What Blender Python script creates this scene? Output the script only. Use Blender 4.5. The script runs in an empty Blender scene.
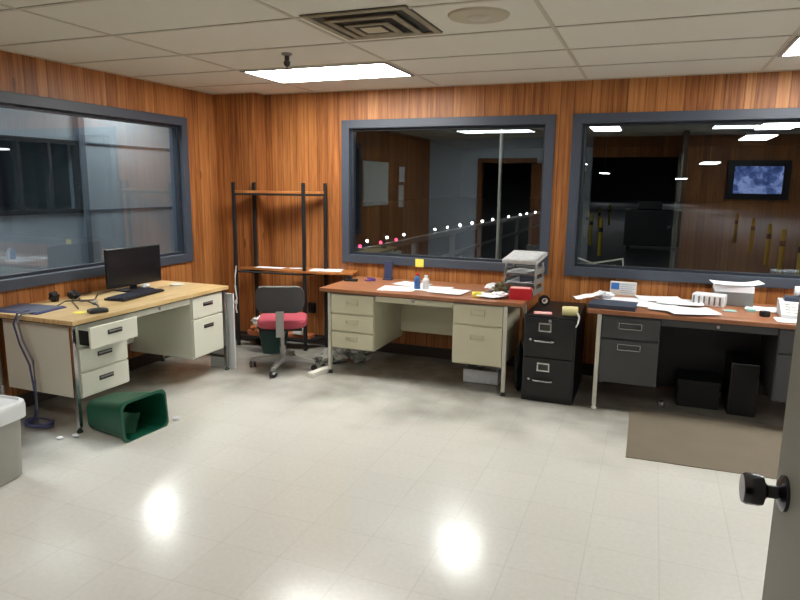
import bpy, bmesh, math, random
from mathutils import Vector, Matrix, noise
C = bpy.context.scene.collection
PI = math.pi
random.seed(7)
H, YW, XW = 2.42, 1.2209, -1.0325          # ceiling height, window wall, left wall

# ------------------------------------------------------------------ materials
def lin(c):
    return tuple((v/255/12.92 if v/255 <= .04045 else ((v/255+.055)/1.055)**2.4) for v in c)

def nt(name):
    m = bpy.data.materials.new(name); m.use_nodes = True
    n = m.node_tree; n.nodes.clear()
    out = n.nodes.new('ShaderNodeOutputMaterial')
    return m, n, out

class G:
    """tiny node graph helper"""
    def __init__(s, n): s.n = n
    def node(s, t, **k):
        x = s.n.nodes.new(t)
        for a, b in k.items(): setattr(x, a, b)
        return x
    def link(s, a, b): s.n.links.new(a, b)
    def set(s, sock, v):
        if hasattr(v, 'is_linked') or hasattr(v, 'links'): s.link(v, sock)
        else: sock.default_value = v
    def math(s, op, a, b=0.0, c=None):
        x = s.node('ShaderNodeMath', operation=op)
        s.set(x.inputs[0], a); s.set(x.inputs[1], b)
        if c is not None: s.set(x.inputs[2], c)
        return x.outputs[0]
    def mix(s, f, a, b):
        x = s.node('ShaderNodeMix', data_type='RGBA')
        s.set(x.inputs[0], f)
        s.set(x.inputs[6], a if hasattr(a, 'links') else (*a, 1)); s.set(x.inputs[7], b if hasattr(b, 'links') else (*b, 1))
        return x.outputs[2]
    def noise(s, vec, scale, detail=3, rough=.5):
        x = s.node('ShaderNodeTexNoise'); s.link(vec, x.inputs['Vector'])
        x.inputs['Scale'].default_value = scale; x.inputs['Detail'].default_value = detail; x.inputs['Roughness'].default_value = rough
        return x.outputs['Fac']
    def pos(s):
        x = s.node('ShaderNodeNewGeometry'); return x.outputs['Position']
    def obj(s):
        return s.node('ShaderNodeTexCoord').outputs['Object']
    def sep(s, v):
        x = s.node('ShaderNodeSeparateXYZ'); s.link(v, x.inputs[0]); return x.outputs
    def comb(s, a, b, c):
        x = s.node('ShaderNodeCombineXYZ')
        for i, v in enumerate((a, b, c)): s.set(x.inputs[i], v)
        return x.outputs[0]
    def ramp(s, f, stops):
        x = s.node('ShaderNodeValToRGB'); e = x.color_ramp.elements
        while len(e) < len(stops): e.new(.5)
        for k, (p, c) in enumerate(stops): e[k].position = p; e[k].color = (*c, 1)
        s.link(f, x.inputs[0]); return x.outputs[0]
    def bsdf(s, out, color, rough=.5, metal=0., spec=.5, bump=None, bd=.002, coat=0, alpha=None, bs=.5):
        x = s.node('ShaderNodeBsdfPrincipled')
        s.set(x.inputs['Base Color'], color if hasattr(color, 'links') else (*color, 1))
        s.set(x.inputs['Roughness'], rough); s.set(x.inputs['Metallic'], metal)
        x.inputs['Specular IOR Level'].default_value = spec
        if coat: x.inputs['Coat Weight'].default_value = coat
        if alpha is not None: x.inputs['Alpha'].default_value = alpha
        if bump is not None:
            b = s.node('ShaderNodeBump'); b.inputs['Strength'].default_value = bs; b.inputs['Distance'].default_value = bd
            s.link(bump, b.inputs['Height']); s.link(b.outputs[0], x.inputs['Normal'])
        s.link(x.outputs[0], out.inputs[0]); return x

_mc = {}
def plain(name, rgb, rough=.5, metal=0., spec=.5, var=.08, scale=12., alpha=None, bump=0):
    """plain coloured surface with faint procedural mottling; rgb in 0..255 sRGB"""
    if name in _mc: return _mc[name]
    m, n, out = nt(name); g = G(n); c = lin(rgb)
    f = g.noise(g.obj(), scale, 3)
    a = tuple(v*(1-var) for v in c); b = tuple(min(1, v*(1+var)) for v in c)
    col = g.mix(f, a, b)
    g.bsdf(out, col, rough, metal, spec, alpha=alpha, bump=(f if bump else None), bd=bump or .001)
    _mc[name] = m; return m

def emit(name, rgb, strength):
    m, n, out = nt(name); g = G(n)
    e = g.node('ShaderNodeEmission'); e.inputs[0].default_value = (*rgb, 1); e.inputs[1].default_value = strength
    g.link(e.outputs[0], out.inputs[0]); return m

def mat_panelling(name='wood_panelling', dim=1.0):
    m, n, out = nt(name); g = G(n)
    p = g.sep(g.pos()); u = g.math('ADD', p[0], p[1]); u = g.math('ADD', u, 20.0)
    # boards of uneven width: a coarse 20 cm board split unevenly
    b = g.math('DIVIDE', u, .2032)
    bi = g.math('FLOOR', b); bf = g.math('SUBTRACT', b, bi)
    wn = g.node('ShaderNodeTexWhiteNoise', noise_dimensions='1D'); g.link(bi, wn.inputs['W'])
    split = g.math('MULTIPLY_ADD', wn.outputs['Value'], .36, .32)
    side = g.math('GREATER_THAN', bf, split)
    idx = g.math('MULTIPLY_ADD', side, .5, bi)
    wn2 = g.node('ShaderNodeTexWhiteNoise', noise_dimensions='1D'); g.link(g.math('MULTIPLY', idx, 3.17), wn2.inputs['W'])
    r = wn2.outputs['Value']
    # grooves
    d1 = g.math('MINIMUM', bf, g.math('SUBTRACT', 1.0, bf)); d2 = g.math('ABSOLUTE', g.math('SUBTRACT', bf, split))
    d = g.math('MINIMUM', d1, d2); groove = g.math('LESS_THAN', d, .018)
    gv = g.comb(g.math('MULTIPLY', u, 38.), g.math('MULTIPLY', r, 50.), g.math('MULTIPLY', p[2], 1.3))
    grain = g.noise(gv, 1.0, 5, .6)
    gv2 = g.comb(g.math('MULTIPLY', u, 150.), g.math('MULTIPLY', r, 50.), g.math('MULTIPLY', p[2], 5.))
    fine = g.noise(gv2, 1.0, 2)
    f = g.math('ADD', g.math('MULTIPLY', grain, .75), g.math('MULTIPLY', fine, .35))
    f = g.math('ADD', f, g.math('MULTIPLY', g.math('SUBTRACT', r, .5), .22))
    col = g.ramp(f, [(.22, lin((84, 46, 24))), (.45, lin((144, 88, 46))), (.64, lin((178, 116, 64))), (.85, lin((198, 142, 86)))])
    # knots
    vo = g.node('ShaderNodeTexVoronoi'); g.link(g.comb(g.math('MULTIPLY', u, 5.5), 0.0, g.math('MULTIPLY', p[2], 1.5)), vo.inputs['Vector'])
    vo.inputs['Scale'].default_value = 1.0
    knot = g.math('LESS_THAN', vo.outputs['Distance'], .07)
    col = g.mix(g.math('MULTIPLY', knot, .6), col, lin((70, 30, 12)))
    col = g.mix(g.math('MULTIPLY', groove, .5), col, lin((52, 20, 8)))
    if dim != 1.0: col = g.mix(1-dim, col, (0.01, .006, .004))
    g.bsdf(out, col, .42, spec=.35, bump=g.math('SUBTRACT', 1.0, groove), bd=.002, bs=.4)
    return m

def mat_floor():
    m, n, out = nt('vinyl_floor_tile'); g = G(n)
    P = g.pos(); p = g.sep(P)
    def seam(c, off):
        a = g.math('DIVIDE', g.math('ADD', c, off), .3048); a = g.math('FRACT', a)
        return g.math('LESS_THAN', g.math('MINIMUM', a, g.math('SUBTRACT', 1.0, a)), .007)
    s = g.math('MAXIMUM', seam(p[0], 20.02), seam(p[1], 20.1))
    t = g.node('ShaderNodeTexWhiteNoise', noise_dimensions='2D')
    g.link(g.comb(g.math('FLOOR', g.math('DIVIDE', g.math('ADD', p[0], 20.02), .3048)), g.math('FLOOR', g.math('DIVIDE', g.math('ADD', p[1], 20.1), .3048)), 0.0), t.inputs['Vector'])
    big = g.noise(P, 1.6, 5, .65); small = g.noise(P, 45., 3)
    base = g.mix(small, lin((206, 205, 197)), lin((222, 221, 214)))
    base = g.mix(g.math('MULTIPLY', t.outputs['Value'], .13), base, lin((192, 188, 176)))
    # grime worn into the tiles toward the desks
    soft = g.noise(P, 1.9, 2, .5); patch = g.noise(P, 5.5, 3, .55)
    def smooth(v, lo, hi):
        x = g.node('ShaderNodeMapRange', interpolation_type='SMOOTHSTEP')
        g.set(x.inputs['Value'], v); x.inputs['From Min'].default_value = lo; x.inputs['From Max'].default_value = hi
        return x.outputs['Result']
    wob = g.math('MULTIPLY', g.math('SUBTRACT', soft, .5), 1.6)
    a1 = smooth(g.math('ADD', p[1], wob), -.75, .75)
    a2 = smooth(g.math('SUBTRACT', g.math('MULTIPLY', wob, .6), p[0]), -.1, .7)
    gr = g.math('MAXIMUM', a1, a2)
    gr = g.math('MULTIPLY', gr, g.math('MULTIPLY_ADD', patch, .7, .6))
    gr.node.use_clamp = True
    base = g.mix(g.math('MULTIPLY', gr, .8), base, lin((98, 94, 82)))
    base = g.mix(g.math('MULTIPLY', s, .13), base, lin((92, 88, 78)))
    ro = g.math('MULTIPLY_ADD', big, .16, .10)
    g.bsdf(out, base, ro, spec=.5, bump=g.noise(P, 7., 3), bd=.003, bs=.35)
    return m

def mat_ceiling():
    m, n, out = nt('ceiling_tile'); g = G(n)
    P = g.pos(); p = g.sep(P)
    vo = g.noise(P, 220., 2); big = g.noise(P, 2.5, 3)
    col = g.mix(vo, lin((212, 207, 194)), lin((226, 222, 210)))
    col = g.mix(g.math('MULTIPLY', big, .25), col, lin((206, 198, 178)))
    g.bsdf(out, col, .9, spec=.1, bump=vo, bd=.002)
    return m

def mat_laminate(name, a, b, c, along_y=False, rough=.3):
    m, n, out = nt(name); g = G(n); p = g.sep(g.obj())
    v = g.comb(g.math('MULTIPLY', p[0], 1.6), g.math('MULTIPLY', p[1], 22.), 0.0)
    f = g.noise(v, 1.6, 5, .6)
    col = g.ramp(f, [(.3, lin(a)), (.5, lin(b)), (.72, lin(c))])
    g.bsdf(out, col, rough, spec=.5); return m

def mat_glass():
    m, n, out = nt('window_glass'); g = G(n)
    t = g.node('ShaderNodeBsdfTransparent'); t.inputs[0].default_value = (.93, .95, .96, 1)
    gl = g.node('ShaderNodeBsdfGlossy'); gl.inputs['Roughness'].default_value = .0; gl.inputs[0].default_value = (.85, .95, 1, 1)
    mx = g.node('ShaderNodeMixShader'); mx.inputs[0].default_value = .13
    g.link(t.outputs[0], mx.inputs[1]); g.link(gl.outputs[0], mx.inputs[2]); g.link(mx.outputs[0], out.inputs[0])
    return m

def mat_siding():
    m, n, out = nt('grey_siding'); g = G(n); p = g.sep(g.pos())
    w = g.math('SINE', g.math('MULTIPLY', p[1], 160.))
    col = g.mix(g.noise(g.pos(), 3., 4), lin((140, 156, 166)), lin((158, 174, 184)))
    g.bsdf(out, col, .6, bump=w, bd=.002, bs=.25); return m

def mat_screen():
    m, n, out = nt('television_picture'); g = G(n); P = g.obj()
    f = g.noise(P, 5., 4, .7)
    col = g.ramp(f, [(.3, (.02, .03, .08)), (.48, (.08, .12, .30)), (.62, (.35, .42, .75)), (.7, (.10, .10, .28))])
    e = g.node('ShaderNodeEmission'); g.link(col, e.inputs[0]); e.inputs[1].default_value = 2.2
    g.link(e.outputs[0], out.inputs[0]); return m

M = dict(
    panel=mat_panelling(), floor=mat_floor(), ceil=mat_ceiling(), glass=mat_glass(), siding=mat_siding(), screen=mat_screen(),
    oak=mat_laminate('oak_laminate', (182, 148, 98), (208, 178, 126), (222, 196, 148)),
    walnut=mat_laminate('walnut_laminate', (126, 78, 50), (154, 102, 70), (174, 122, 88)),
    shelfwood=mat_laminate('shelf_board', (140, 84, 40), (176, 112, 58), (196, 134, 78)),
    frame=plain('window_frame_paint', (64, 71, 83), .45, var=.05),
    frame_dark=plain('window_stop_paint', (38, 43, 52), .45, var=.05),
    tbar=plain('ceiling_grid_bar', (188, 180, 162), .5, var=.05),
    cream=plain('cream_painted_steel', (218, 218, 202), .4, var=.03, scale=3),
    cream_shade=plain('cream_steel_inside', (176, 172, 150), .5, var=.05),
    beige=plain('beige_painted_steel', (206, 201, 174), .42, var=.04, scale=3),
    white_leg=plain('pale_metal_leg', (205, 203, 190), .35, .2, var=.04),
    charcoal=plain('charcoal_painted_steel', (66, 67, 69), .45, var=.06, scale=4),
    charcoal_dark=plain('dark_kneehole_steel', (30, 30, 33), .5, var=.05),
    black=plain('black_painted_steel', (24, 24, 26), .4, var=.1),
    blackm=plain('black_matte', (15, 15, 17), .7, var=.1),
    blackp=plain('black_plastic', (22, 23, 27), .35, var=.1),
    chrome=plain('chrome', (190, 190, 192), .22, 1., var=.04),
    steel=plain('brushed_steel', (150, 150, 150), .35, .9, var=.05),
    darkhandle=plain('dark_recess_pull', (66, 64, 60), .4, .5, var=.1),
    white=plain('white_paper', (236, 238, 242), .8, var=.03),
    offwhite=plain('offwhite_paper', (214, 214, 208), .8, var=.04),
    wplastic=plain('white_plastic', (220, 223, 224), .35, var=.03),
    green=plain('green_plastic', (16, 84, 62), .38, var=.08, scale=5),
    dgreen=plain('dark_green_plastic', (14, 46, 40), .45, var=.08),
    leaf=plain('green_wrapper', (72, 122, 96), .5, var=.2, scale=30),
    red=plain('red_box_card', (196, 30, 44), .45, var=.08),
    redseat=plain('red_upholstery', (170, 70, 84), .85, var=.12, scale=40),
    chairback=plain('grey_chair_shell', (62, 60, 60), .55, var=.08),
    chairgrey=plain('grey_chair_metal', (156, 155, 150), .4, .3, var=.05),
    bucket=plain('translucent_bucket', (158, 158, 148), .45, var=.05),
    bluefold=plain('blue_folder', (62, 66, 128), .5, var=.08),
    bluecable=plain('blue_cable', (62, 66, 106), .5),
    greycable=plain('grey_cable', (110, 112, 124), .5),
    yellow=plain('yellow_note', (236, 222, 90), .7, var=.04),
    yellowp=plain('yellow_paint', (150, 130, 20), .6, var=.1),
    cyellow=plain('cream_paper_roll', (214, 204, 150), .8, var=.06),
    pink=plain('pink_paper', (232, 170, 164), .8, var=.12, scale=60),
    bottleblue=plain('blue_bottle', (60, 98, 150), .3, var=.1),
    darkblue=plain('dark_blue_plastic', (48, 54, 84), .4, var=.08),
    navy=plain('navy_binder', (58, 66, 84), .45, var=.08),
    olive=plain('olive_bag', (96, 88, 58), .7, var=.15),
    traygrey=plain('smoke_tray', (146, 146, 142), .35, var=.06),
    boxgrey=plain('grey_letter_box', (108, 108, 106), .5, var=.06),
    clearp=plain('clear_wrap', (226, 228, 234), .2, var=.25, scale=40),
    teal=plain('pale_teal', (150, 196, 196), .5, var=.06),
    cardblue=plain('card_blue', (48, 112, 190), .5),
    purple=plain('purple_pen', (96, 62, 150), .5),
    mat=plain('chair_mat', (122, 112, 98), .38, var=.12, scale=6),
    door=plain('door_paint', (128, 126, 116), .5, var=.05, scale=4),
    bluewall=plain('pale_blue_wall', (196, 210, 224), .7, var=.04, scale=2),
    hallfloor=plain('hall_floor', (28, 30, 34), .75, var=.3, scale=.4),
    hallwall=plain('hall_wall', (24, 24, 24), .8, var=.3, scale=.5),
    doorwood=plain('door_trim_wood', (126, 78, 38), .5, var=.12, scale=8),
    orange=plain('orange_brown_card', (168, 96, 56), .7, var=.2, scale=10),
    skirting=plain('dark_skirting', (48, 34, 26), .5, var=.1),
    foam=plain('white_foam', (216, 214, 204), .7, var=.06),
    tangle=plain('grey_wrap', (150, 150, 142), .5, var=.3, scale=25),
    brassy=plain('beige_grille', (186, 176, 150), .6, var=.06), dirtyvent=plain('dirty_louvre', (142, 132, 108), .6, var=.55, scale=9),
    lamp=emit('troffer_light', (1, .985, .935), 27), lamp_back=emit('old_troffer_light', (1, .985, .95), 12),
    ventdark=plain('vent_dark', (48, 44, 38), .6, var=.3, scale=14),
)

# ------------------------------------------------------------------ mesh helpers
class MB:
    def __init__(s): s.b = bmesh.new(); s.mats = []
    def _m(s, verts, mtx):
        if mtx is not None: bmesh.ops.transform(s.b, matrix=mtx, verts=verts)
    def box(s, x0, x1, y0, y1, z0, z1, bev=0, mtx=None, seg=2):
        b2 = bmesh.new(); bmesh.ops.create_cube(b2, size=1)
        for v in b2.verts: v.co = Vector(((x0+x1)/2+v.co.x*(x1-x0), (y0+y1)/2+v.co.y*(y1-y0), (z0+z1)/2+v.co.z*(z1-z0)))
        if bev: bmesh.ops.bevel(b2, geom=b2.edges[:], offset=bev, segments=seg, affect='EDGES', profile=.6)
        s._join(b2, mtx); return s
    def _join(s, b2, mtx=None):
        if mtx is not None: bmesh.ops.transform(b2, matrix=mtx, verts=b2.verts[:])
        me = bpy.data.meshes.new('tmp'); b2.to_mesh(me); b2.free(); s.b.from_mesh(me); bpy.data.meshes.remove(me)
    def cyl(s, p0, p1, r0, r1=None, n=20):
        r1 = r0 if r1 is None else r1
        p0, p1 = Vector(p0), Vector(p1); d = p1-p0
        b2 = bmesh.new(); bmesh.ops.create_cone(b2, cap_ends=True, segments=n, radius1=r0, radius2=r1, depth=d.length)
        q = d.to_track_quat('Z', 'Y').to_matrix().to_4x4()
        s._join(b2, Matrix.Translation((p0+p1)/2) @ q); return s
    def tube(s, pts, r, n=8):
        pts = [Vector(p) for p in pts]; b2 = bmesh.new(); rings = []
        up = Vector((0, 0, 1))
        for i, p in enumerate(pts):
            t = (pts[min(i+1, len(pts)-1)]-pts[max(i-1, 0)]).normalized()
            a = t.cross(up)
            if a.length < .05: a = t.cross(Vector((1, 0, 0)))
            a.normalize(); c = a.cross(t)
            rings.append([b2.verts.new(p+(a*math.cos(2*PI*k/n)+c*math.sin(2*PI*k/n))*r) for k in range(n)])
        for i in range(len(rings)-1):
            for k in range(n): b2.faces.new((rings[i][k], rings[i][(k+1) % n], rings[i+1][(k+1) % n], rings[i+1][k]))
        b2.faces.new(rings[0]); b2.faces.new(rings[-1][::-1])
        bmesh.ops.recalc_face_normals(b2, faces=b2.faces[:]); s._join(b2); return s
    def lathe(s, prof, n=32, mtx=None):
        b2 = bmesh.new(); rings = []
        for r, z in prof: rings.append([b2.verts.new((r*math.cos(2*PI*k/n), r*math.sin(2*PI*k/n), z)) for k in range(n)])
        for i in range(len(rings)-1):
            for k in range(n): b2.faces.new((rings[i][k], rings[i][(k+1) % n], rings[i+1][(k+1) % n], rings[i+1][k]))
        bmesh.ops.recalc_face_normals(b2, faces=b2.faces[:])
        s._join(b2, mtx); return s
    def prism(s, poly, z0, z1, bev=0, mtx=None):
        b2 = bmesh.new(); vs = [b2.verts.new((x, y, z0)) for x, y in poly]; f = b2.faces.new(vs)
        r = bmesh.ops.extrude_face_region(b2, geom=[f]); up = [v for v in r['geom'] if isinstance(v, bmesh.types.BMVert)]
        bmesh.ops.translate(b2, vec=(0, 0, z1-z0), verts=up)
        bmesh.ops.recalc_face_normals(b2, faces=b2.faces[:])
        if bev: bmesh.ops.bevel(b2, geom=b2.edges[:], offset=bev, segments=2, affect='EDGES', profile=.6)
        s._join(b2, mtx); return s
    def rings(s, loops, cap0=True, cap1=True):
        b2 = bmesh.new(); R = [[b2.verts.new(p) for p in l] for l in loops]; n = len(R[0])
        for i in range(len(R)-1):
            for k in range(n): b2.faces.new((R[i][k], R[i][(k+1) % n], R[i+1][(k+1) % n], R[i+1][k]))
        if cap0: b2.faces.new(R[0])
        if cap1: b2.faces.new(R[-1][::-1])
        bmesh.ops.recalc_face_normals(b2, faces=b2.faces[:]); s._join(b2); return s
    def crumple(s, c, rx, ry, rz, seed=0, amp=.35, sub=3):
        b2 = bmesh.new(); bmesh.ops.create_icosphere(b2, subdivisions=sub, radius=1)
        for v in b2.verts:
            k = 1+amp*(noise.noise(v.co*2.3+Vector((seed*3.1, seed, 0)))*1.6+noise.noise(v.co*6+Vector((seed, 0, seed)))*.6)
            v.co = Vector((v.co.x*rx*k, v.co.y*ry*k, max(-1, v.co.z*k)*rz))
        zmin = min(v.co.z for v in b2.verts)
        for v in b2.verts: v.co += Vector((c[0], c[1], c[2]-zmin))
        s._join(b2); return s
    def sheet(s, w, d, mtx, curl=.0, seed=0, n=8, th=.0012, wav=.002, corners=None):
        """a sheet of paper, local origin at its centre, resting on z = 0"""
        b2 = bmesh.new(); g = {}
        for i in range(n+1):
            for j in range(n+1):
                a, c = i/n-.5, j/n-.5
                z = th+wav*(1+noise.noise(Vector((a*3+seed, c*3, seed*2.))))+curl*max(0, (abs(a)*2)**3*(1 if a > 0 else .4))
                g[i, j] = b2.verts.new((a*w, c*d, z))
        for i in range(n):
            for j in range(n): b2.faces.new((g[i, j], g[i+1, j], g[i+1, j+1], g[i, j+1]))
        s._join(b2, mtx); return s
    def obj(s, name, mat, parent=None, smooth=False, loc=None):
        me = bpy.data.meshes.new(name); s.b.to_mesh(me); s.b.free()
        if smooth:
            for p in me.polygons: p.use_smooth = True
            try: me.set_sharp_from_angle(angle=math.radians(40))
            except Exception: pass
        me.materials.append(M[mat] if isinstance(mat, str) else mat)
        o = bpy.data.objects.new(name, me); C.objects.link(o)
        if parent is not None: o.parent = parent
        if loc: o.location = loc
        return o

def tag(o, label=None, cat=None, group=None, kind=None):
    if label: o['label'] = label
    if cat: o['category'] = cat
    if group: o['group'] = group
    if kind: o['kind'] = kind
    return o
def thing(name, label, cat, loc=(0, 0, 0), rz=0., group=None, kind=None):
    o = bpy.data.objects.new(name, None); C.objects.link(o); o.location = loc; o.rotation_euler = (0, 0, rz)
    o.empty_display_size = .1
    return tag(o, label, cat, group, kind)
def struct(name, mb, mat, parent=None):
    o = mb.obj(name, mat, parent)
    o['kind'] = 'structure'
    return o
def T(x, y, z, rz=0., rx=0., ry=0.):
    return Matrix.Translation((x, y, z)) @ Matrix.Rotation(rz, 4, 'Z') @ Matrix.Rotation(ry, 4, 'Y') @ Matrix.Rotation(rx, 4, 'X')
def copy_tree(o, parent=None):
    c = o.copy(); C.objects.link(c); c.parent = parent
    for ch in list(o.children): copy_tree(ch, c)
    return c

# ------------------------------------------------------------------ room shell
XR, YB = 5.9, -5.0
WZ0, WZ1 = .8456, 2.157
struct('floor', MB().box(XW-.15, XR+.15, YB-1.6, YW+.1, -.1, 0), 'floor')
struct('ceiling', MB().box(XW-.15, XR+.15, YB-.15, YW+.15, H, H+.1), 'ceil')
W1 = (-1.85, .6317); W2 = (.2714, 2.2111); W3 = (2.3476, 5.15)
f = .02   # the wall opening is a little smaller than the frame around it
wb = MB()
y0, y1 = YW, YW+.13
wb.box(XW-.15, W2[0]+f, y0, y1, 0, H).box(W2[1]-f, W3[0]+f, y0, y1, 0, H).box(W3[1]-f, XR+.15, y0, y1, 0, H)
for a, b in (W2, W3): wb.box(a+f, b-f, y0, y1, 0, WZ0+f).box(a+f, b-f, y0, y1, WZ1-f, H)
struct('wall_back', wb, 'panel')
wl = MB(); x0, x1 = XW-.13, XW
wl.box(x0, x1, YB, W1[0]+f, 0, H).box(x0, x1, W1[1]-f, YW, 0, H).box(x0, x1, W1[0]+f, W1[1]-f, 0, WZ0+f).box(x0, x1, W1[0]+f, W1[1]-f, WZ1-f, H)
struct('wall_left', wl, 'panel')
struct('wall_corner', MB().box(XW, -.565, 1.06, YW, 0, H), 'panel')
struct('wall_right', MB().box(XR, XR+.13, YB, YW, 0, H), 'bluewall')
# wall behind the camera: pale painted part with a doorway, open entry, then panelling with the television
wf = MB(); D0, D1 = -.02, .93
wf.box(XW-.13, D0, YB-.13, YB, 0, H).box(D1, 1.95, YB-.13, YB, 0, H).box(D0, D1, YB-.13, YB, 2.0, H)
struct('wall_front', wf, 'bluewall')
struct('wall_front_panelled', MB().box(3.42, XR+.13, YB-.13, YB, 0, H).box(1.95, 3.42, YB-.13, YB, 2.08, H), 'panel')
struct('wall_entry', MB().box(3.345, 3.42, YB, -3.86, 0, H), plain('entry_wall', (92, 74, 58), .7))
struct('wall_passage', MB().box(XW-.2, XR+.2, YB-1.6, YB-1.5, 0, H).box(XW-.2, XR+.2, YB-1.5, YB-.15, H, H+.05), plain('passage_wall', (40, 38, 36), .8))
# skirting
struct('baseboard_back', MB().box(-.565, XR, YW-.012, YW, 0, .1).box(XW, -.565, 1.048, 1.06, 0, .1), 'skirting')
struct('baseboard_left', MB().box(XW, XW+.012, YB, 1.048, 0, .1), 'skirting')
# ceiling grid bars
cg = MB()
for k in range(-1, 5):
    x = k*1.2192*1.0
    cg.box(x-.011, x+.011, YB, YW, H-.004, H+.001)
for k in range(-8, 2):
    y = k*.6096
    cg.box(XW, XR, y-.011, y+.011, H-.005, H+.001)
struct('trim_1', cg, 'tbar')
ct = MB()
ct.box(-.565, XR, YW-.02, YW, H-.006, H).box(XW, XW+.02, YB, 1.06, H-.006, H).box(XW, -.545, 1.04, 1.06, H-.006, H).box(-.565, -.545, 1.06, YW, H-.006, H)
struct('trim_2', ct, 'tbar')

def window(name, a, b, axis):
    """metal window frame from a to b along the wall; axis 'x' = back wall, 'y' = left wall"""
    fw = .075
    def put(mb, u0, u1, d0, d1, z0, z1, bev=.004):
        if axis == 'x': mb.box(u0, u1, YW-d1, YW-d0, z0, z1, bev)
        else: mb.box(XW+d0, XW+d1, u0, u1, z0, z1, bev)
    m = MB()
    for u0, u1 in ((a, a+fw), (b-fw, b)): put(m, u0, u1, -.13, .025, WZ0, WZ1)
    for z0, z1 in ((WZ0, WZ0+fw), (WZ1-fw, WZ1)): put(m, a+fw-.002, b-fw+.002, -.13, .025, z0, z1)
    root = struct(name, m, 'frame')
    m = MB(); s = fw+.022
    for u0, u1 in ((a+fw-.003, a+s), (b-s, b-fw+.003)): put(m, u0, u1, -.075, -.03, WZ0+fw-.003, WZ1-fw+.003, .002)
    for z0, z1 in ((WZ0+fw-.003, WZ0+s), (WZ1-s, WZ1-fw+.003)): put(m, a+s, b-s, -.075, -.03, z0, z1, .002)
    struct('glazing_stop', m, 'frame_dark', root)
    m = MB(); put(m, a+fw, b-fw, -.055, -.05, WZ0+fw, WZ1-fw, 0)
    struct('window_glass', m, 'glass', root)
window('window_1', *W1, 'y'); window('window_2', *W2, 'x'); window('window_3', *W3, 'x')

# ------------------------------------------------------------------ ceiling fittings
def troffer(x, y, label, mat='lamp'):
    t = thing('ceiling_light', label, 'ceiling light', (x, y, H), 0, 'recessed fluorescent ceiling lights')
    a, b = 1.2192, .6096
    m = MB()
    for q in ((.012, a-.012, .012, .035), (.012, a-.012, b-.035, b-.012), (.012, .035, .035, b-.035), (a-.035, a-.012, .035, b-.035)): m.box(*q, -.012, .0)
    m.obj('light_frame', 'traygrey', t)
    MB().box(.034, a-.034, .034, b-.034, -.010, -.004).obj('diffuser', mat, t)
troffer(0, 0, 'bright rectangular fluorescent ceiling light in front of the middle of the window wall')
troffer(3.6576, 0, 'bright rectangular ceiling light cut off by the right edge of the photo')
troffer(0, -3.6576, 'rectangular ceiling light reflected in the top of the middle window', 'lamp_back')
troffer(3.6576, -3.6576, 'rectangular ceiling light reflected in the top of the right window', 'lamp_back')

t = thing('ceiling_vent', 'dirty square ceiling air vent with stepped louvres', 'ceiling vent', (1.56, -.98, H))
m = MB()
for k, (h, z) in enumerate(((.285, -.004), (.20, -.016), (.12, -.026))):
    w = .034
    for q in ((-h, h, -h, -h+w), (-h, h, h-w, h), (-h, -h+w, -h+w, h-w), (h-w, h, -h+w, h-w)): m.box(*q, z-.006, z)
m.obj('louvre', 'dirtyvent', t)
MB().box(-.29, .29, -.29, .29, -.003, -.001).obj('duct_opening', 'ventdark', t)
MB().box(-.06, .06, -.06, .06, -.034, -.03, .004).obj('centre_plate', 'brassy', t)
t = thing('ceiling_speaker', 'round beige grille in the ceiling to the right of the square vent', 'ceiling grille', (2.125, -.975, H))
MB().lathe([(0, -.012), (.12, -.014), (.148, -.010), (.155, 0)], 40).obj('grille', 'brassy', t, True)
MB().lathe([(0, -.020), (.05, -.020), (.06, -.013)], 30).obj('centre_disc', 'tbar', t, True)
t = thing('sprinkler_head', 'small grey sprinkler head hanging in front of the ceiling light', 'sprinkler', (.70, -.445, H))
MB().lathe([(.001, -.0), (.034, -.001), (.034, -.012), (.018, -.02)], 24).obj('escutcheon', 'steel', t, True)
MB().lathe([(.016, -.012), (.016, -.05), (.024, -.055), (.020, -.075), (.009, -.085), (.001, -.088)], 20).obj('body', 'darkhandle', t, True)
MB().lathe([(.001, -.098), (.022, -.098), (.022, -.102), (.001, -.102)], 20).cyl((0, 0, -.086), (0, 0, -.1), .004).obj('deflector', 'darkhandle', t)

# ------------------------------------------------------------------ desks
def handle_bar(x, z, y, w, parent, mat, style):
    m = MB()
    if style == 'recess':      # a recessed slot pull with a bright lip
        m.box(x-w/2, x+w/2, y-.004, y, z-.015, z+.015, .003)
        o = m.obj('handle', mat, parent)
        MB().box(x-w/2+.006, x+w/2-.006, y-.009, y-.003, z-.001, z+.009, .002).obj('handle_lip', 'steel', o)
    elif style == 'loop':      # chrome outlined pull
        t = .006
        for q in ((x-w/2, x+w/2, z+.017, z+.017+t), (x-w/2, x+w/2, z-.017-t, z-.017), (x-w/2, x-w/2+t, z-.017, z+.017), (x+w/2-t, x+w/2, z-.017, z+.017)):
            m.box(q[0], q[1], y-.010, y, q[2], q[3], .002)
        m.obj('handle', mat, parent)
    return

def drawer(x0, x1, z0, z1, y, root, mat, hmat, style, out=0., hz=.5, hw=.12, box='blackm'):
    """drawer front with pull; out = how far it is pulled out (with its box)"""
    g = .004; Y = y-out
    d = MB().box(x0+g, x1-g, Y-.016, Y, z0+g, z1-g, .004).obj('drawer', mat, root)
    if out:
        m = MB(); i = .02
        m.box(x0+i, x0+i+.004, Y, y+.3, z0+.02, z1-.03).box(x1-i-.004, x1-i, Y, y+.3, z0+.02, z1-.03).box(x0+i, x1-i, Y, y+.3, z0+.02, z0+.024)
        m.obj('drawer_box', box, d)
    handle_bar((x0+x1)/2, z0+(z1-z0)*hz, Y-.016, hw, d, hmat, style)
    return d

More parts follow.
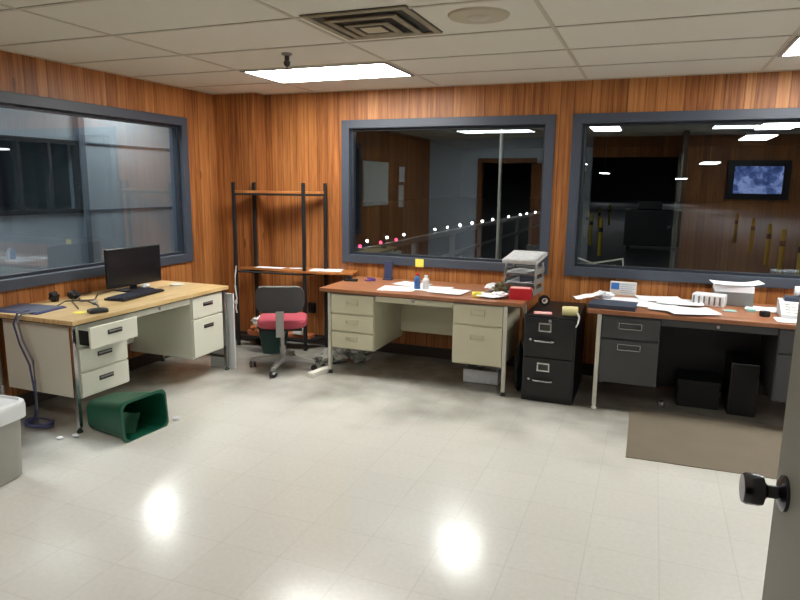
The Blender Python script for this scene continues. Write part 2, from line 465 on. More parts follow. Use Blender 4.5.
def desk(name, label, loc, rz, L, D, ht, top, body, inside, peds, legs, hmat, style, hw=.12, legmat='chrome', feet='blackm', rails=()):
    r = thing(name, label, 'desk', loc, rz)
    MB().box(0, L, 0, D, ht-.03, ht, .004).obj('desktop', top, r)
    MB().box(.004, L-.004, .006, D-.006, ht-.036, ht-.029).obj('top_edge_trim', 'darkhandle', r)
    for (a, b, z0, drs) in peds:
        yf = .03
        m = MB(); m.box(a, b, yf, D-.09, z0, ht-.036, .003); m.obj('pedestal', body, r)
        for d in drs: drawer(a, b, d[0], d[1], yf, r, body, hmat, style, d[2] if len(d) > 2 else 0., d[3] if len(d) > 3 else .6, hw)
    a, b = peds[0][1], peds[1][0]
    d = MB().box(a+.004, b-.004, .034, .05, ht-.085, ht-.037, .003).obj('centre_drawer', body, r)
    MB().cyl(((a+b)/2, .034, ht-.06), ((a+b)/2, .026, ht-.06), .011).obj('lock', 'chrome', d)
    MB().box(a+.004, b-.004, .05, .45, ht-.08, ht-.037).obj('centre_drawer_box', inside, d)
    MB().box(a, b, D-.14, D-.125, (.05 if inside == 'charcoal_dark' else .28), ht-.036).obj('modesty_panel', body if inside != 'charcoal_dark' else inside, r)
    for (x, y) in legs:
        l = MB().box(x-.014, x+.014, y-.014, y+.014, .03, ht-.034, .003).obj('leg', legmat, r)
        MB().lathe([(.001, 0), (.019, 0), (.019, .012), (.011, .02), (.011, .04)], 16, T(x, y, 0)).obj('foot', feet, l, True)
    for (x, z) in rails: MB().box(x-.012, x+.012, .02, D-.06, z-.012, z+.012, .003).obj('end_rail', legmat, r)
    return r

HT = .73
desk('office_desk', 'cream steel desk with oak top under the left window, its top drawer pulled open', (-.267, -1.422, 0), PI/2, 1.573, .765, HT,
     'oak', 'cream', 'cream_shade', [(.045, .445, .212, [(.545, .69, .10), (.385, .54), (.218, .38)]), (1.125, 1.5, .20, [(.52, .69), (.206, .515, 0, .76)])],
     [(.018, .03), (1.55, .03), (.018, .72), (1.55, .72)], 'darkhandle', 'recess', .12, 'chrome', 'dgreen', rails=((1.55, .12),))
desk('office_desk', 'beige steel desk with reddish brown top under the middle window', (.469, .376, 0), 0, 1.698, .765, HT,
     'walnut', 'beige', 'cream_shade', [(.10, .49, .228, [(.525, .69), (.375, .52), (.234, .37)]), (1.155, 1.553, .213, [(.53, .69), (.22, .525, 0, .7)])],
     [(.085, .03), (1.572, .012), (.085, .71), (1.585, .71)], 'beige', 'loop', .11, 'white_leg', 'blackm')
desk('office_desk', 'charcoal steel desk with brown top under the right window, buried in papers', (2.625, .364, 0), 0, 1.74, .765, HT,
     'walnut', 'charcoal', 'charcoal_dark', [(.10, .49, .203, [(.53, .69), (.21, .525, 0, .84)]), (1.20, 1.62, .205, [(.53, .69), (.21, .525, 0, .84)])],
     [(.086, .012), (1.68, .03), (.083, .71), (1.68, .71)], 'chrome', 'loop', .155, 'white_leg', 'white_leg')

# small pale unit behind the far end of the left desk
tag(MB().box(-.50, -.24, .168, .184, .0, .66, .003).obj('white_board', 'wplastic'), 'thin white board standing against the far end of the left desk', 'board')
# ------------------------------------------------------------------ filing cabinet
t = thing('filing_cabinet', 'black two drawer filing cabinet between the middle desk and the charcoal desk', 'filing cabinet', (2.184, .37, 0))
w, hh, dd = .376, .652, .66
MB().box(0, w, 0, dd, .0, hh, .004).obj('cabinet_body', 'black', t)
for z0, z1 in ((.345, .635), (.04, .335)):
    d = MB().box(.012, w-.012, -.016, .001, z0, z1, .004).obj('drawer', 'black', t)
    m = MB(); lx, lz = .155, z1-.065
    for q in ((-.046, .046, .022, .033), (-.046, .046, -.033, -.022), (-.046, -.036, -.022, .022), (.036, .046, -.022, .022)): m.box(lx+q[0], lx+q[1], -.021, -.015, lz+q[2], lz+q[3])
    m.obj('label_holder', 'chrome', d)
    MB().box(lx-.034, lx+.034, -.018, -.015, lz-.022, lz+.022).obj('label_card', 'darkhandle', d)
    m = MB(); hz = z1-.16
    m.tube([(.09, -.016, hz), (.09, -.04, hz-.003), (.10, -.045, hz-.004), (.21, -.045, hz-.004), (.22, -.04, hz-.003), (.22, -.016, hz)], .008, 8)
    m.obj('handle', 'chrome', d, True)
    MB().cyl((.055, -.016, hz), (.055, -.03, hz), .009).obj('latch', 'chrome', d)
MB().cyl((.19, -.001, hh-.03), (.19, -.024, hh-.03), .012).obj('lock', 'chrome', t)

# ------------------------------------------------------------------ rack
t = thing('shelving_rack', 'tall open rack of black metal posts with two wooden shelves in the corner', 'shelving rack', (0, 0, 0))
FL, FR, RL, RR = (-.715, .885), (.0, .955), (-.585, 1.03), (.115, 1.165)
for (x, y) in (FL, FR, RL, RR):
    m = MB().box(x-.014, x+.014, y-.014, y+.014, 0, 1.585, .002)
    for k in range(28): m.box(x-.004, x+.004, y-.0155, y-.0135, .1+k*.052, .118+k*.052)
    m.obj('post', 'blackm', t)
def quad(z0, z1, e=.0):
    return MB().prism([(FL[0]+e, FL[1]-.0), (FR[0]-e+.005, FR[1]), (RR[0], RR[1]), (RL[0], RL[1])], z0, z1, .002)
quad(1.488, 1.508).obj('shelf', 'shelfwood', t)
quad(.08, .1).obj('shelf', 'blackm', t)
for a, b in ((FL, FR), (FL, RL), (FR, RR), (RL, RR)):
    for z in (1.475, .735): MB().tube([(a[0], a[1], z), (b[0], b[1], z)], .01, 6).obj('cross_bar', 'blackm', t)
o = MB().prism([(-.725, .95), (.2, .93), (.47, 1.02), (.44, 1.2), (.0, 1.2), (-.56, 1.03)], .752, .772, .002).obj('board', 'shelfwood', t)
o = MB().sheet(.30, .11, T(-.41, 1.01, .772, .10), .0, 3).sheet(.16, .08, T(-.14, 1.07, .772, .3), .0, 5)
tag(o.obj('paper', 'white'), 'white papers lying at the left end of the rack shelf', 'paper')
tag(MB().sheet(.30, .19, T(.17, 1.08, .772, .25), .0, 8).obj('paper', 'white'), 'white sheet lying on the right end of the rack shelf', 'paper')
tag(MB().tube([(-.70, .868, .79), (-.712, .862, .7), (-.716, .86, .6), (-.70, .86, .47), (-.715, .86, .38), (-.70, .855, .33)], .006).crumple((-.71, .858, .41), .016, .01, .025, 2, .1, 2).obj('cord', 'offwhite', None, True), 'white cord hanging down the left front post of the rack', 'cord')
tag(MB().box(-.63, -.42, .91, 1.0, .1, .155, .012, ).crumple((-.50, .94, .14), .09, .05, .035, 4, .3).obj('cardboard_box', 'orange'), 'orange brown package on the bottom shelf of the rack, left end', 'box')
tag(MB().box(-.30, .02, 1.0, 1.11, .1, .14, .008).obj('cardboard_tray', 'orange'), 'brown flat carton on the bottom shelf of the rack, right end', 'box')
tag(MB().box(-.16, -.05, .98, 1.05, .1405, .20, .01).obj('carton', 'foam'), 'small white carton on the bottom shelf of the rack', 'box')
tag(MB().box(-.10, -.03, YW-.035, YW-.0005, .32, .42, .006).box(-.085, -.045, YW-.055, YW-.034, .34, .39, .006).obj('wall_outlet', 'blackm'), 'black wall outlet with a plug behind the rack', 'outlet')

# ------------------------------------------------------------------ office chair
t = thing('office_chair', 'low swivel chair with dark grey back and red seat on a four star base', 'chair', (.125, .35, 0), math.radians(27))
def rr(w, h, r, n=5):
    pts = []
    for cx, cy, a0 in ((w/2-r, h/2-r, 0), (-w/2+r, h/2-r, 90), (-w/2+r, -h/2+r, 180), (w/2-r, -h/2+r, 270)):
        for k in range(n+1):
            a = math.radians(a0+90*k/n); pts.append((cx+r*math.cos(a), cy+r*math.sin(a)))
    return pts
def shell(w, h, r, y0, y1, zc, curve):
    loops = []
    for y, s in ((y0, .90), (y0+(y1-y0)*.25, 1.), (y1-(y1-y0)*.3, 1.), (y1, .92)):
        loops.append([(x*s, y+curve*(1-(2*x/w)**2)*-1, zc+z*s) for x, z in rr(w, h, r)])
    return loops
MB().rings(shell(.40, .225, .075, -.20, -.165, .645, .035)).obj('backrest', 'chairback', t, True)
MB().rings(shell(.37, .19, .07, -.168, -.13, .645, .03)).obj('back_cushion', 'redseat', t, True)
MB().tube([(x, -.19-.035*(1-(2*x/.40)**2)*1-.0, .645+.107*(1-max(0, abs(x)-.12)**2*30)) for x in [(-.165+.33*k/12) for k in range(13)]], .006).obj('back_trim', 'chairgrey', t, True)
loops = []
for z, s in ((.378, .90), (.395, .98), (.432, .99), (.448, .94), (.455, .8)):
    loops.append([(x*s, .06+y*s, z) for x, y in rr(.42, .42, .11)])
MB().rings(loops).obj('seat', 'redseat', t, True)
MB().box(-.17, .17, -.10, .20, .352, .376, .01).obj('seat_plate', 'blackm', t)
MB().rings([[(x, -.236+.0*y, z) for x, y in ((-.032, 0), (.032, 0))]+[(x, -.246, z) for x in (.032, -.032)] for z in (.55, .35)]).box(-.034, .034, -.246, -.03, .335, .35, .004).obj('back_support', 'chairgrey', t)
MB().cyl((0, 0, .09), (0, 0, .34), .018).cyl((0, 0, .09), (0, 0, .2), .027).obj('column', 'chairgrey', t, True)
b = MB(); ends = []
for k in range(4):
    a = math.radians(-76-27+90*k); e = Vector((math.cos(a), math.sin(a), 0)); n_ = Vector((-e.y, e.x, 0)); ends.append(e*.275)
    lo = []
    for q, ww, zt, zb in ((.0, .03, .125, .085), (.12, .026, .115, .08), (.285, .017, .088, .066)):
        c = e*q
        lo.append([tuple(c+n_*ww+Vector((0, 0, zb))), tuple(c-n_*ww+Vector((0, 0, zb))), tuple(c-n_*ww*.7+Vector((0, 0, zt))), tuple(c+n_*ww*.7+Vector((0, 0, zt)))])
    b.rings(lo)
b.cyl((0, 0, .075), (0, 0, .13), .04).obj('star_base', 'chairgrey', t)
for k, e in enumerate(ends):
    c = MB().cyl((e.x, e.y, .055), (e.x, e.y, .072), .011)
    c.box(-.016, .016, -.022, .012, .028, .058, .008, T(e.x, e.y, 0, .5+k)); c = c.obj('caster', 'chrome', t)
    a = .5+k; ax = Vector((math.cos(a), math.sin(a), 0))
    w_ = MB()
    for s_ in (-1, 1): w_.cyl(tuple(Vector((e.x, e.y, .026))+ax*s_*.010), tuple(Vector((e.x, e.y, .026))+ax*s_*.024), .026, n=20)
    w_.obj('wheel', 'blackp', c)

# ------------------------------------------------------------------ wastebaskets, bucket, mat
def basket(w0, d0, w1, d1, h, th=.005):
    def lo(w, d, z, r=.05): return [(x, y, z) for x, y in rr(w, d, r)]
    m = MB()
    m.rings([lo(w0, d0, 0), lo(w1, d1, h), lo(w1+.02, d1+.02, h), lo(w1+.02, d1+.02, h-.018), lo(w1+.02-.008, d1+.02-.008, h-.018)], True, False)
    m.rings([lo(w0-2*th, d0-2*th, th), lo(w1-2*th, d1-2*th, h+.001), lo(w1+.02, d1+.02, h+.001)], True, False)
    return m
# the tipped one lies on its broad side: its axis is turned to point along +x
o = basket(.26, .19, .345, .245, .375).obj('wastebasket', 'green', None, True)
o.rotation_euler = (Matrix.Rotation(math.radians(-4), 3, 'Z') @ Matrix.Rotation(math.radians(86.2), 3, 'Y') @ Matrix.Rotation(PI/2, 3, 'Z')).to_euler()
o.location = (-.262, -1.235, .098)
tag(o, 'green plastic wastebasket tipped on its side beside the left desk', 'wastebasket')
m = MB().sheet(.12, .13, T(.02, -1.29, .065, .3, .9), .03, 4, wav=.015)
tag(m.obj('plastic_wrapper', 'leaf', None, True), 'crumpled pale green wrapper inside the tipped wastebasket', 'wrapper')
o = basket(.20, .16, .26, .2, .26).obj('wastebasket', 'dgreen', None, True); o.location = (-.24, .78, 0)
tag(o, 'dark green wastebasket standing upright behind the swivel chair', 'wastebasket')
tag(MB().crumple((-.36, .745, .262), .075, .05, .04, 6, .4).obj('plastic_bag', 'offwhite', None, True), 'pale crumpled plastic bag on the rim of the dark green wastebasket', 'plastic bag')
t = thing('plastic_bucket', 'translucent plastic bucket with white lid at the left edge of the floor', 'bucket', (-.215, -2.12, 0), .1)
def lo(w, z, r=.07): return [(x, y, z) for x, y in rr(w, w, r, 6)]
MB().rings([lo(.29, 0), lo(.31, .01), lo(.335, .345)]).obj('bucket_body', 'bucket', t, True)
MB().rings([lo(.345, .33), lo(.372, .335), lo(.375, .40), lo(.368, .42), lo(.35, .428), lo(.335, .428), lo(.33, .415), lo(.2, .418, .05)]).obj('lid', 'wplastic', t, True)
tag(MB().prism([(2.965, -.44), (4.15, -.41), (4.16, .49), (2.962, .505)], 0.0005, .005, .001).obj('chair_mat', 'mat'), 'worn brownish chair mat on the floor in front of the charcoal desk', 'floor mat')

# litter
for k, (x, y, r, lb) in enumerate(((.115, -.99, .022, 'small white crumpled scrap on the floor right of the tipped wastebasket'), (-.262, -1.468, .02, 'white scrap on the floor at the foot of the left desk leg'), (-.32, -1.535, .018, 'white scrap of paper on the floor beside the blue cable coil'))):
    tag(MB().crumple((x, y, 0), r*1.2, r, r*.5, k+10, .3, 2).obj('paper_scrap', 'white', None, True), lb, 'scrap')
tag(MB().box(-.03, .03, -.13, .13, 0, .04, .006, T(.49, .34, 0, -.22)).obj('foam_block', 'foam'), 'long white foam block on the floor by the left leg of the middle desk', 'foam block')
m = MB()
for k, (x, y, rx, ry, rz) in enumerate(((.40, .64, .07, .09, .05), (.47, .74, .10, .09, .07), (.62, .82, .10, .08, .045), (.36, .76, .07, .06, .05))): m.crumple((x, y, 0), rx, ry, rz, k+20, .5, 3)
tag(m.obj('plastic_wrap', 'tangle', None), 'grey heap of crumpled plastic wrap under the left end of the middle desk', 'plastic wrap')
m = MB()
for k in range(3): m.tube([(.30+.06*math.cos(a*.7+k)+.02*k, .66+.05*math.sin(a*1.1+k), .012+.01*k+.012*math.sin(a*2)) for a in [j*.5 for j in range(14)]], .006)
tag(m.obj('black_cord', 'blackp', None, True), 'black tangled cord on the floor between the chair and middle desk', 'cord')
t = thing('storage_box', 'low clear box on the floor under the right drawers of the middle desk', 'box', (1.66, .62, 0))
m = MB().box(0, .29, 0, .004, 0, .11).box(0, .29, .196, .2, 0, .11).box(0, .004, 0, .2, 0, .11).box(.286, .29, 0, .2, 0, .11).box(0, .29, 0, .2, 0, .004)
m.obj('box_body', 'clearp', t)
MB().crumple((.09, .1, .004), .07, .07, .05, 3, .4).crumple((.2, .1, .004), .06, .07, .045, 7, .4).obj('contents', 'tangle', t)
m = MB().crumple((2.125, .56, 0), .035, .10, .19, 4, .12, 3)
tag(m.obj('trash_bag', 'blackm', None, True), 'slim black bag standing between the middle desk and the filing cabinet', 'bag')
# under charcoal desk
t = thing('computer_tower', 'black computer tower standing under the charcoal desk', 'computer', (3.60, .62, 0))
MB().box(0, .18, 0, .42, 0, .38, .006).obj('case', 'blackp', t)
MB().box(.01, .17, -.008, .002, .01, .37, .004).obj('front_panel', 'blackm', t)
tag(MB().box(3.27, 3.55, .68, .98, 0, .2, .008).box(3.265, 3.555, .675, .985, .17, .205, .006).obj('storage_box', 'blackm'), 'black lidded box on the floor under the charcoal desk', 'box')
tag(MB().lathe([(.001, 0), (.026, 0), (.03, .02), (.024, .045), (.012, .05), (.001, .05)], 20, T(3.165, .60, 0)).obj('metal_cap', 'chrome', None, True), 'small shiny metal cap on the floor under the charcoal desk', 'cap')

# ------------------------------------------------------------------ on the left desk
t = thing('computer_monitor', 'black flat computer monitor on the oak topped desk', 'monitor', (-.78, -.36, HT), math.radians(-3))
MB().box(-.012, .014, -.27, .27, .045, .345, .006).obj('housing', 'blackp', t)
MB().box(.0145, .016, -.261, .261, .062, .337).obj('screen_panel', plain('switched_off_screen', (16, 20, 27), .25), t)
MB().box(-.035, -.01, -.03, .03, .01, .2, .006).obj('stand_neck', 'blackm', t)
MB().box(-.11, .09, -.11, .11, 0, .012, .005).obj('stand_base', 'blackm', t)
t = thing('keyboard', 'black keyboard lying in front of the monitor', 'keyboard', (-.59, -.56, HT), math.radians(97))
MB().box(-.24, .24, -.085, .085, .001, .018, .005).obj('keyboard_base', 'blackp', t)
m = MB()
for j in range(5):
    for i in range(15): m.box(-.226+i*.0302, -.200+i*.0302, -.074+j*.03, -.050+j*.03, .018, .024, .002)
m.obj('keys', plain('key_caps', (38, 42, 56), .5), t)
t = thing('desk_telephone', 'small black gadget with coiled lead near the front edge of the oak desk', 'gadget', (-.345, -1.15, HT), math.radians(70))
MB().box(-.06, .06, -.035, .035, 0, .028, .012).obj('gadget_body', 'blackp', t)
MB().box(-.045, .02, -.022, .022, .027, .032, .003).obj('button_panel', 'darkhandle', t)
t = thing('cable_bundle', 'dark cables straggling over the oak desk behind the black gadget', 'cables', (0, 0, HT))
m = MB()
m.tube([(-.37, -1.11, .008), (-.5, -1.0, .01), (-.62, -.98, .03), (-.74, -.93, .01), (-.86, -.83, .008)], .006)
m.tube([(-.55, -1.12, .006), (-.68, -1.04, .02), (-.80, -.95, .008), (-.93, -.80, .02), (-.97, -.62, .01)], .005)
m.tube([(-.72, -1.16, .006), (-.78, -1.02, .022), (-.7, -.84, .008), (-.86, -.66, .01), (-.9, -.45, .01)], .005)
m.obj('lead', 'blackp', t, True)
MB().crumple((-.93, -.98, 0), .035, .03, .035, 5, .3).obj('plug', 'blackm', t, True)
MB().crumple((-.90, -.84, 0), .05, .03, .03, 9, .3).obj('plug', 'blackm', t, True)
MB().box(-.05, .05, -.012, .012, 0, .022, .004, T(-.60, -.93, 0, 2.3)).obj('adapter', 'traygrey', t)
tag(MB().box(-.035, .035, -.035, .035, 0, .003, .001, T(-.45, -1.20, HT, .6)).obj('sticky_note', 'yellow'), 'yellow note beside the black gadget on the oak desk', 'note')
t = thing('document_folder', 'blue folder lying flat on the left end of the oak desk', 'folder', (-.84, -1.26, HT), math.radians(8))
MB().box(-.19, .19, -.13, .13, 0, .008, .003).obj('cover', 'bluefold', t)
MB().box(-.18, .18, -.12, .12, .008, .0125, .002).obj('top_sheet', 'navy', t)
tag(MB().lathe([(.001, 0), (.05, 0), (.055, .008), (.045, .012), (.001, .01)], 24, T(-.66, -.02, HT)).obj('paper_disc', 'offwhite', None, True), 'small pale disc on the far end of the oak desk', 'disc')
tag(MB().crumple((-.735, -.30, HT+.013), .03, .04, .018, 3, .2).obj('computer_mouse', 'wplastic', None, True), 'small white mouse at the foot of the monitor', 'mouse')
m = MB()
m.tube([(-.68, -1.36, .745), (-.69, -1.43, .742), (-.70, -1.455, .70), (-.66, -1.46, .58), (-.60, -1.45, .45), (-.60, -1.45, .3), (-.62, -1.44, .12), (-.64, -1.42, .02), (-.56, -1.40, .012)], .0075)
tag(m.obj('network_cable', 'greycable', None, True), 'grey cable hanging from the left end of the oak desk', 'cable')
m = MB()
m.tube([(-.73, -1.34, .746), (-.74, -1.42, .743), (-.745, -1.45, .68), (-.70, -1.455, .55), (-.635, -1.45, .42), (-.60, -1.46, .25), (-.61, -1.46, .1), (-.66, -1.45, .02)]+
       [(-.62+.10*math.cos(a)*(1+.06*math.sin(a*3.3)), -1.43+.065*math.sin(a), .012+.006*math.sin(a*1.7)+.0012*a) for a in [j*.4+2.6 for j in range(44)]], .0065)
tag(m.obj('network_cable', 'bluecable', None, True), 'blue cable falling off the oak desk into a coil on the floor', 'cable')

# ------------------------------------------------------------------ on the middle desk
t = thing('tape_dispenser', 'small black tape dispenser at the left end of the brown desk', 'tape dispenser', (.55, .82, HT), .2)
MB().prism([(-.06, -.02), (.06, -.02), (.06, .02), (-.06, .02)], 0, .02, .005).obj('dispenser_base', 'blackm', t)
MB().cyl((-.015, -.012, .03), (-.015, .012, .03), .022).obj('tape_roll', 'blackp', t, True)
m = MB()
for k, (a, b) in enumerate(((.2, .0), (1.1, .01), (2.2, -.01), (2.8, .012))):
    c, s_ = math.cos(a)*.05, math.sin(a)*.05
    m.tube([(.70-c+b, .90-s_, HT+.006+k*.006), (.70+c+b, .90+s_, HT+.006+k*.006)], .005)
tag(m.obj('pens', 'purple', None, True), 'few purple pens dropped on the brown desk', 'pens')
t = thing('desk_phone', 'dark blue upright card holder at the back of the brown desk', 'card holder', (.81, 1.05, HT), .1)
MB().box(-.04, .04, -.035, .04, 0, .012, .004).obj('holder_foot', 'darkblue', t)
MB().box(-.04, .04, -.006, .008, 0, .16, .005, T(0, .0, .008, 0, -.15)).obj('holder_back', 'darkblue', t)
for k, (x, y, r, lb) in enumerate(((1.09, .60, .12, 'white paper sheet at the front left of the paper spread on the brown desk'), (1.12, .86, -.25, 'white paper sheet at the back left of the paper spread on the brown desk'), (1.36, .70, .05, 'white paper sheet in the middle of the paper spread, behind the two bottles'), (1.52, .62, -.12, 'white paper sheet at the right end of the paper spread on the brown desk'))):
    tag(MB().sheet(.30, .24 if k != 1 else .2, T(x, y, HT+k*.0022, r), .004, k, wav=.001).obj('paper', 'white'), lb, 'paper', 'loose papers on the brown desk')
def bottle(loc, r, h, mat, capmat, label):
    t = thing('bottle', label, 'bottle', loc)
    MB().lathe([(.001, 0), (r, 0), (r*1.03, .01), (r*1.03, h*.62), (r*.8, h*.76), (r*.42, h*.84), (r*.42, h*.88)], 20).obj('bottle_body', mat, t, True)
    MB().lathe([(r*.5, h*.86), (r*.5, h), (.001, h)], 16).obj('cap', capmat, t, True)
bottle((1.245, .63, HT+.008), .026, .13, 'bottleblue', 'red', 'small blue bottle with red cap standing on the papers')
bottle((1.315, .645, HT+.008), .028, .115, 'wplastic', 'wplastic', 'small white bottle next to the blue bottle on the papers')
tag(MB().box(1.02, 1.10, YW-.029, YW-.0255, .842, .915, .001).obj('sticky_note', 'yellow'), 'yellow sticky note on the sill of the middle window', 'note')
t = thing('tape_roll', 'bright yellow tape roll at the front of the brown desk', 'tape roll', (1.775, .53, HT))
MB().lathe([(.018, 0), (.036, 0), (.038, .004), (.038, .03), (.036, .034), (.018, .034), (.018, 0)], 28).obj('tape', 'yellow', t, True)
tag(MB().sheet(.22, .16, T(1.90, .53, HT, -.1), .02, 6, wav=.012).crumple((1.95, .58, HT+.001), .06, .05, .02, 12, .3).obj('crumpled_paper', 'white', None), 'crumpled white paper left of the red box', 'paper')
tag(MB().crumple((1.83, .80, HT), .05, .045, .035, 8, .45).obj('tissue', 'white', None), 'balled white tissue behind the crumpled paper on the brown desk', 'tissue')
tag(MB().crumple((1.915, .72, HT), .038, .045, .05, 15, .35).obj('snack_bag', 'olive', None), 'olive bag beside the paper trays on the brown desk', 'bag')
t = thing('card_box', 'red open box with pink papers at the right front corner of the brown desk', 'box', (2.035, .50, HT), .12)
MB().box(0, .165, 0, .11, 0, .085, .004).obj('box_body', 'red', t)
MB().box(.012, .153, .012, .10, .0855, .0875).obj('top_papers', 'pink', t)
t = thing('letter_tray', 'stack of grey letter trays full of papers on the brown desk', 'letter trays', (2.075, .87, HT), -.12)
for k in range(3):
    z = k*.08
    m = MB()
    m.box(-.125, .125, -.14, .14, z, z+.004).box(-.125, -.121, -.14, .14, z, z+.045, .001).box(.121, .125, -.14, .14, z, z+.045, .001).box(-.125, .125, .136, .14, z, z+.045)
    for sx in (-.12, .12):
        for sy in (-.09, .1): m.box(sx-.005, sx+.005, sy-.02, sy+.02, z, z+.082)
    o = m.obj('tray', 'traygrey', t)
    MB().sheet(.22, .27, T(0, -.02, z+.005, .05*k), .004, k+2, wav=.008).sheet(.2, .25, T(.01, -.03, z+.012, -.08), .01, k+5, wav=.01).obj('tray_papers', ('offwhite', 'white', 'white')[k], o)
tag(MB().box(-.015, .02, -.06, .06, 0, .075, .003, T(2.12, .775, HT+.078, 1.5)).obj('cassette_box', 'navy'), 'dark blue small box tucked in the letter trays', 'box')
t = thing('newspaper', 'grey folded newspaper lying across the top of the letter trays', 'newspaper', (2.08, .85, HT+.243), -.12)
mx = T(0, 0, .012, 0, .16)
MB().box(-.14, .14, -.15, .16, 0.018, .05, .008, mx).obj('folded_pages', plain('newsprint', (176, 176, 172), .8, var=.35, scale=30), t)
MB().sheet(.26, .27, mx @ T(0, .0, .05, .03), .003, 5, wav=.001).obj('front_page', plain('newsprint_front', (190, 192, 194), .8, var=.35, scale=45), t)

# ------------------------------------------------------------------ on the filing cabinet
tag(MB().sheet(.13, .10, T(2.30, .47, .652, .15), .002, 4, wav=.001).obj('paper', 'pink'), 'pink and white slip on top of the filing cabinet', 'paper')
t = thing('tape_roll', 'black tape roll with white core standing at the back of the filing cabinet', 'tape roll', (2.26, .78, .652))
MB().lathe([(.022, -.02), (.042, -.02), (.042, .02), (.022, .02), (.022, -.02)], 28, T(0, 0, .042, .3, PI/2)).obj('tape', 'blackm', t, True)
MB().lathe([(.016, -.021), (.022, -.021), (.022, .021), (.016, .021), (.016, -.021)], 24, T(0, 0, .042, .3, PI/2)).obj('core', 'wplastic', t, True)
t = thing('paper_roll', 'cream roll of paper on the right corner of the filing cabinet', 'paper roll', (2.50, .43, .653))
MB().lathe([(.012, -.055), (.036, -.055), (.038, 0), (.036, .055), (.012, .055), (.012, -.055)], 24, T(0, 0, .037, .15, 0, PI/2)).obj('roll', 'cyellow', t, True)
MB().tube([(.055, -.02, .03), (.075, -.07, .01), (.07, -.085, -.03), (.055, -.085, -.06)], .006).obj('loose_end', 'offwhite', t, True)

# ------------------------------------------------------------------ on the charcoal desk
t = thing('ring_binder', 'slate blue closed binder on the left front corner of the charcoal desk', 'binder', (2.79, .52, HT), -.06)
MB().box(-.16, .16, -.12, .12, 0, .004, .001).box(-.16, .16, -.12, .12, .026, .030, .001).box(-.16, .16, -.124, -.12, .0, .030, .001).obj('binder_cover', 'navy', t)
MB().box(-.15, .15, -.118, .115, .005, .025).obj('binder_pages', 'offwhite', t)
tag(MB().crumple((2.52, .60, .6525), .05, .06, .045, 31, .4).sheet(.2, .09, T(2.585, .52, HT+.035, .5, 0, -.25), .02, 6, wav=.01).obj('crumpled_paper', 'white', None), 'crumpled white paper spilling over the gap beside the charcoal desk', 'paper') if False else None
tag(MB().sheet(.22, .10, T(2.61, .62, HT+.036, .5, 0, -.18), .02, 6, wav=.014).crumple((2.71, .68, HT+.031), .07, .04, .025, 33, .4).obj('crumpled_paper', 'white', None), 'crumpled white paper on the left corner of the charcoal desk', 'paper')
sp = [(2.86, .84, .1, 'white paper behind the slate blue binder'), (3.06, .70, -.1, 'white paper right of the slate blue binder'), (3.10, .98, .2, 'white paper at the back of the paper spread on the charcoal desk'),
      (3.20, .56, -.2, 'large white paper hanging near the front edge of the charcoal desk'), (3.30, .50, .35, 'white paper sheet at the right end of the spread on the charcoal desk'), (3.24, .84, .0, 'white paper sheet in front of the clear wrapped pack')]
for k, (x, y, r, lb) in enumerate(sp):
    z = HT+k*.003
    tag(MB().sheet(.32, .24, T(x, y, z, r), .006, k+11, wav=.002).obj('paper', 'white'), lb, 'paper', 'loose papers on the charcoal desk')
t = thing('leaflet_card', 'white and blue card box propped up at the back of the charcoal desk', 'card box', (2.83, 1.10, HT), .0)
MB().box(-.10, .10, -.02, .02, 0, .105, .003).obj('box_body', 'offwhite', t)
MB().box(-.092, -.03, -.0212, -.0198, .045, .098).obj('blue_square', 'cardblue', t)
m = MB()
for k in range(5): m.box(-.02, .085-.015*(k % 2), -.0212, -.0198, .02+k*.016, .025+k*.016)
m.obj('printed_lines', plain('faint_print', (150, 172, 200), .7), t)
t = thing('wrapped_pack', 'clear wrapped pack of grey and white items on the charcoal desk', 'pack', (3.44, .88, HT), -.25)
MB().box(-.11, .11, -.06, .06, 0, .09, .012).obj('wrap', 'clearp', t)
m = MB()
for k in range(6): m.box(-.10+k*.035, -.088+k*.035, -.0625, -.0595, .015, .075, .001)
m.obj('dark_stripes', 'boxgrey', t)
t = thing('letter_box', 'grey letter box at the back of the charcoal desk with white papers on top', 'letter box', (3.605, 1.03, HT), .0)
MB().box(-.13, .13, -.10, .10, 0, .10, .004).obj('box_body', 'boxgrey', t)
MB().box(-.125, .125, -.102, -.099, .006, .094).obj('box_front', 'boxgrey', t)
tag(MB().box(3.475, 3.735, .93, 1.12, HT+.1005, HT+.15, .004).sheet(.34, .2, T(3.62, 1.02, HT+.151, .08), .02, 7, wav=.004).obj('paper_stack', 'white'), 'stack of white paper on top of the grey letter box', 'paper stack')
tag(MB().box(-.04, .04, -.03, .03, 0, .006, .002, T(3.56, .70, HT, .3)).obj('paper_slip', 'teal'), 'pale teal slip right of the papers on the charcoal desk', 'slip')
tag(MB().box(-.03, .03, -.025, .025, 0, .022, .006, T(3.70, .74, HT, -.2)).obj('eraser', 'teal'), 'pale teal block between the letter box and the black tape roll', 'block')
tag(MB().lathe([(.010, 0), (.032, 0), (.034, .02), (.032, .035), (.010, .035), (.010, 0)], 28, T(3.765, .60, HT)).obj('tape_roll', 'blackm', None, True), 'small black roll near the front edge of the charcoal desk', 'tape roll')
tag(MB().sheet(.24, .2, T(3.80, .87, HT, -.2), .004, 9, wav=.004).obj('paper', 'white'), 'white paper behind the small black roll', 'paper')
t = thing('adding_machine', 'white office machine with dark display at the right edge of the photo', 'adding machine', (4.02, .68, HT), -.05)
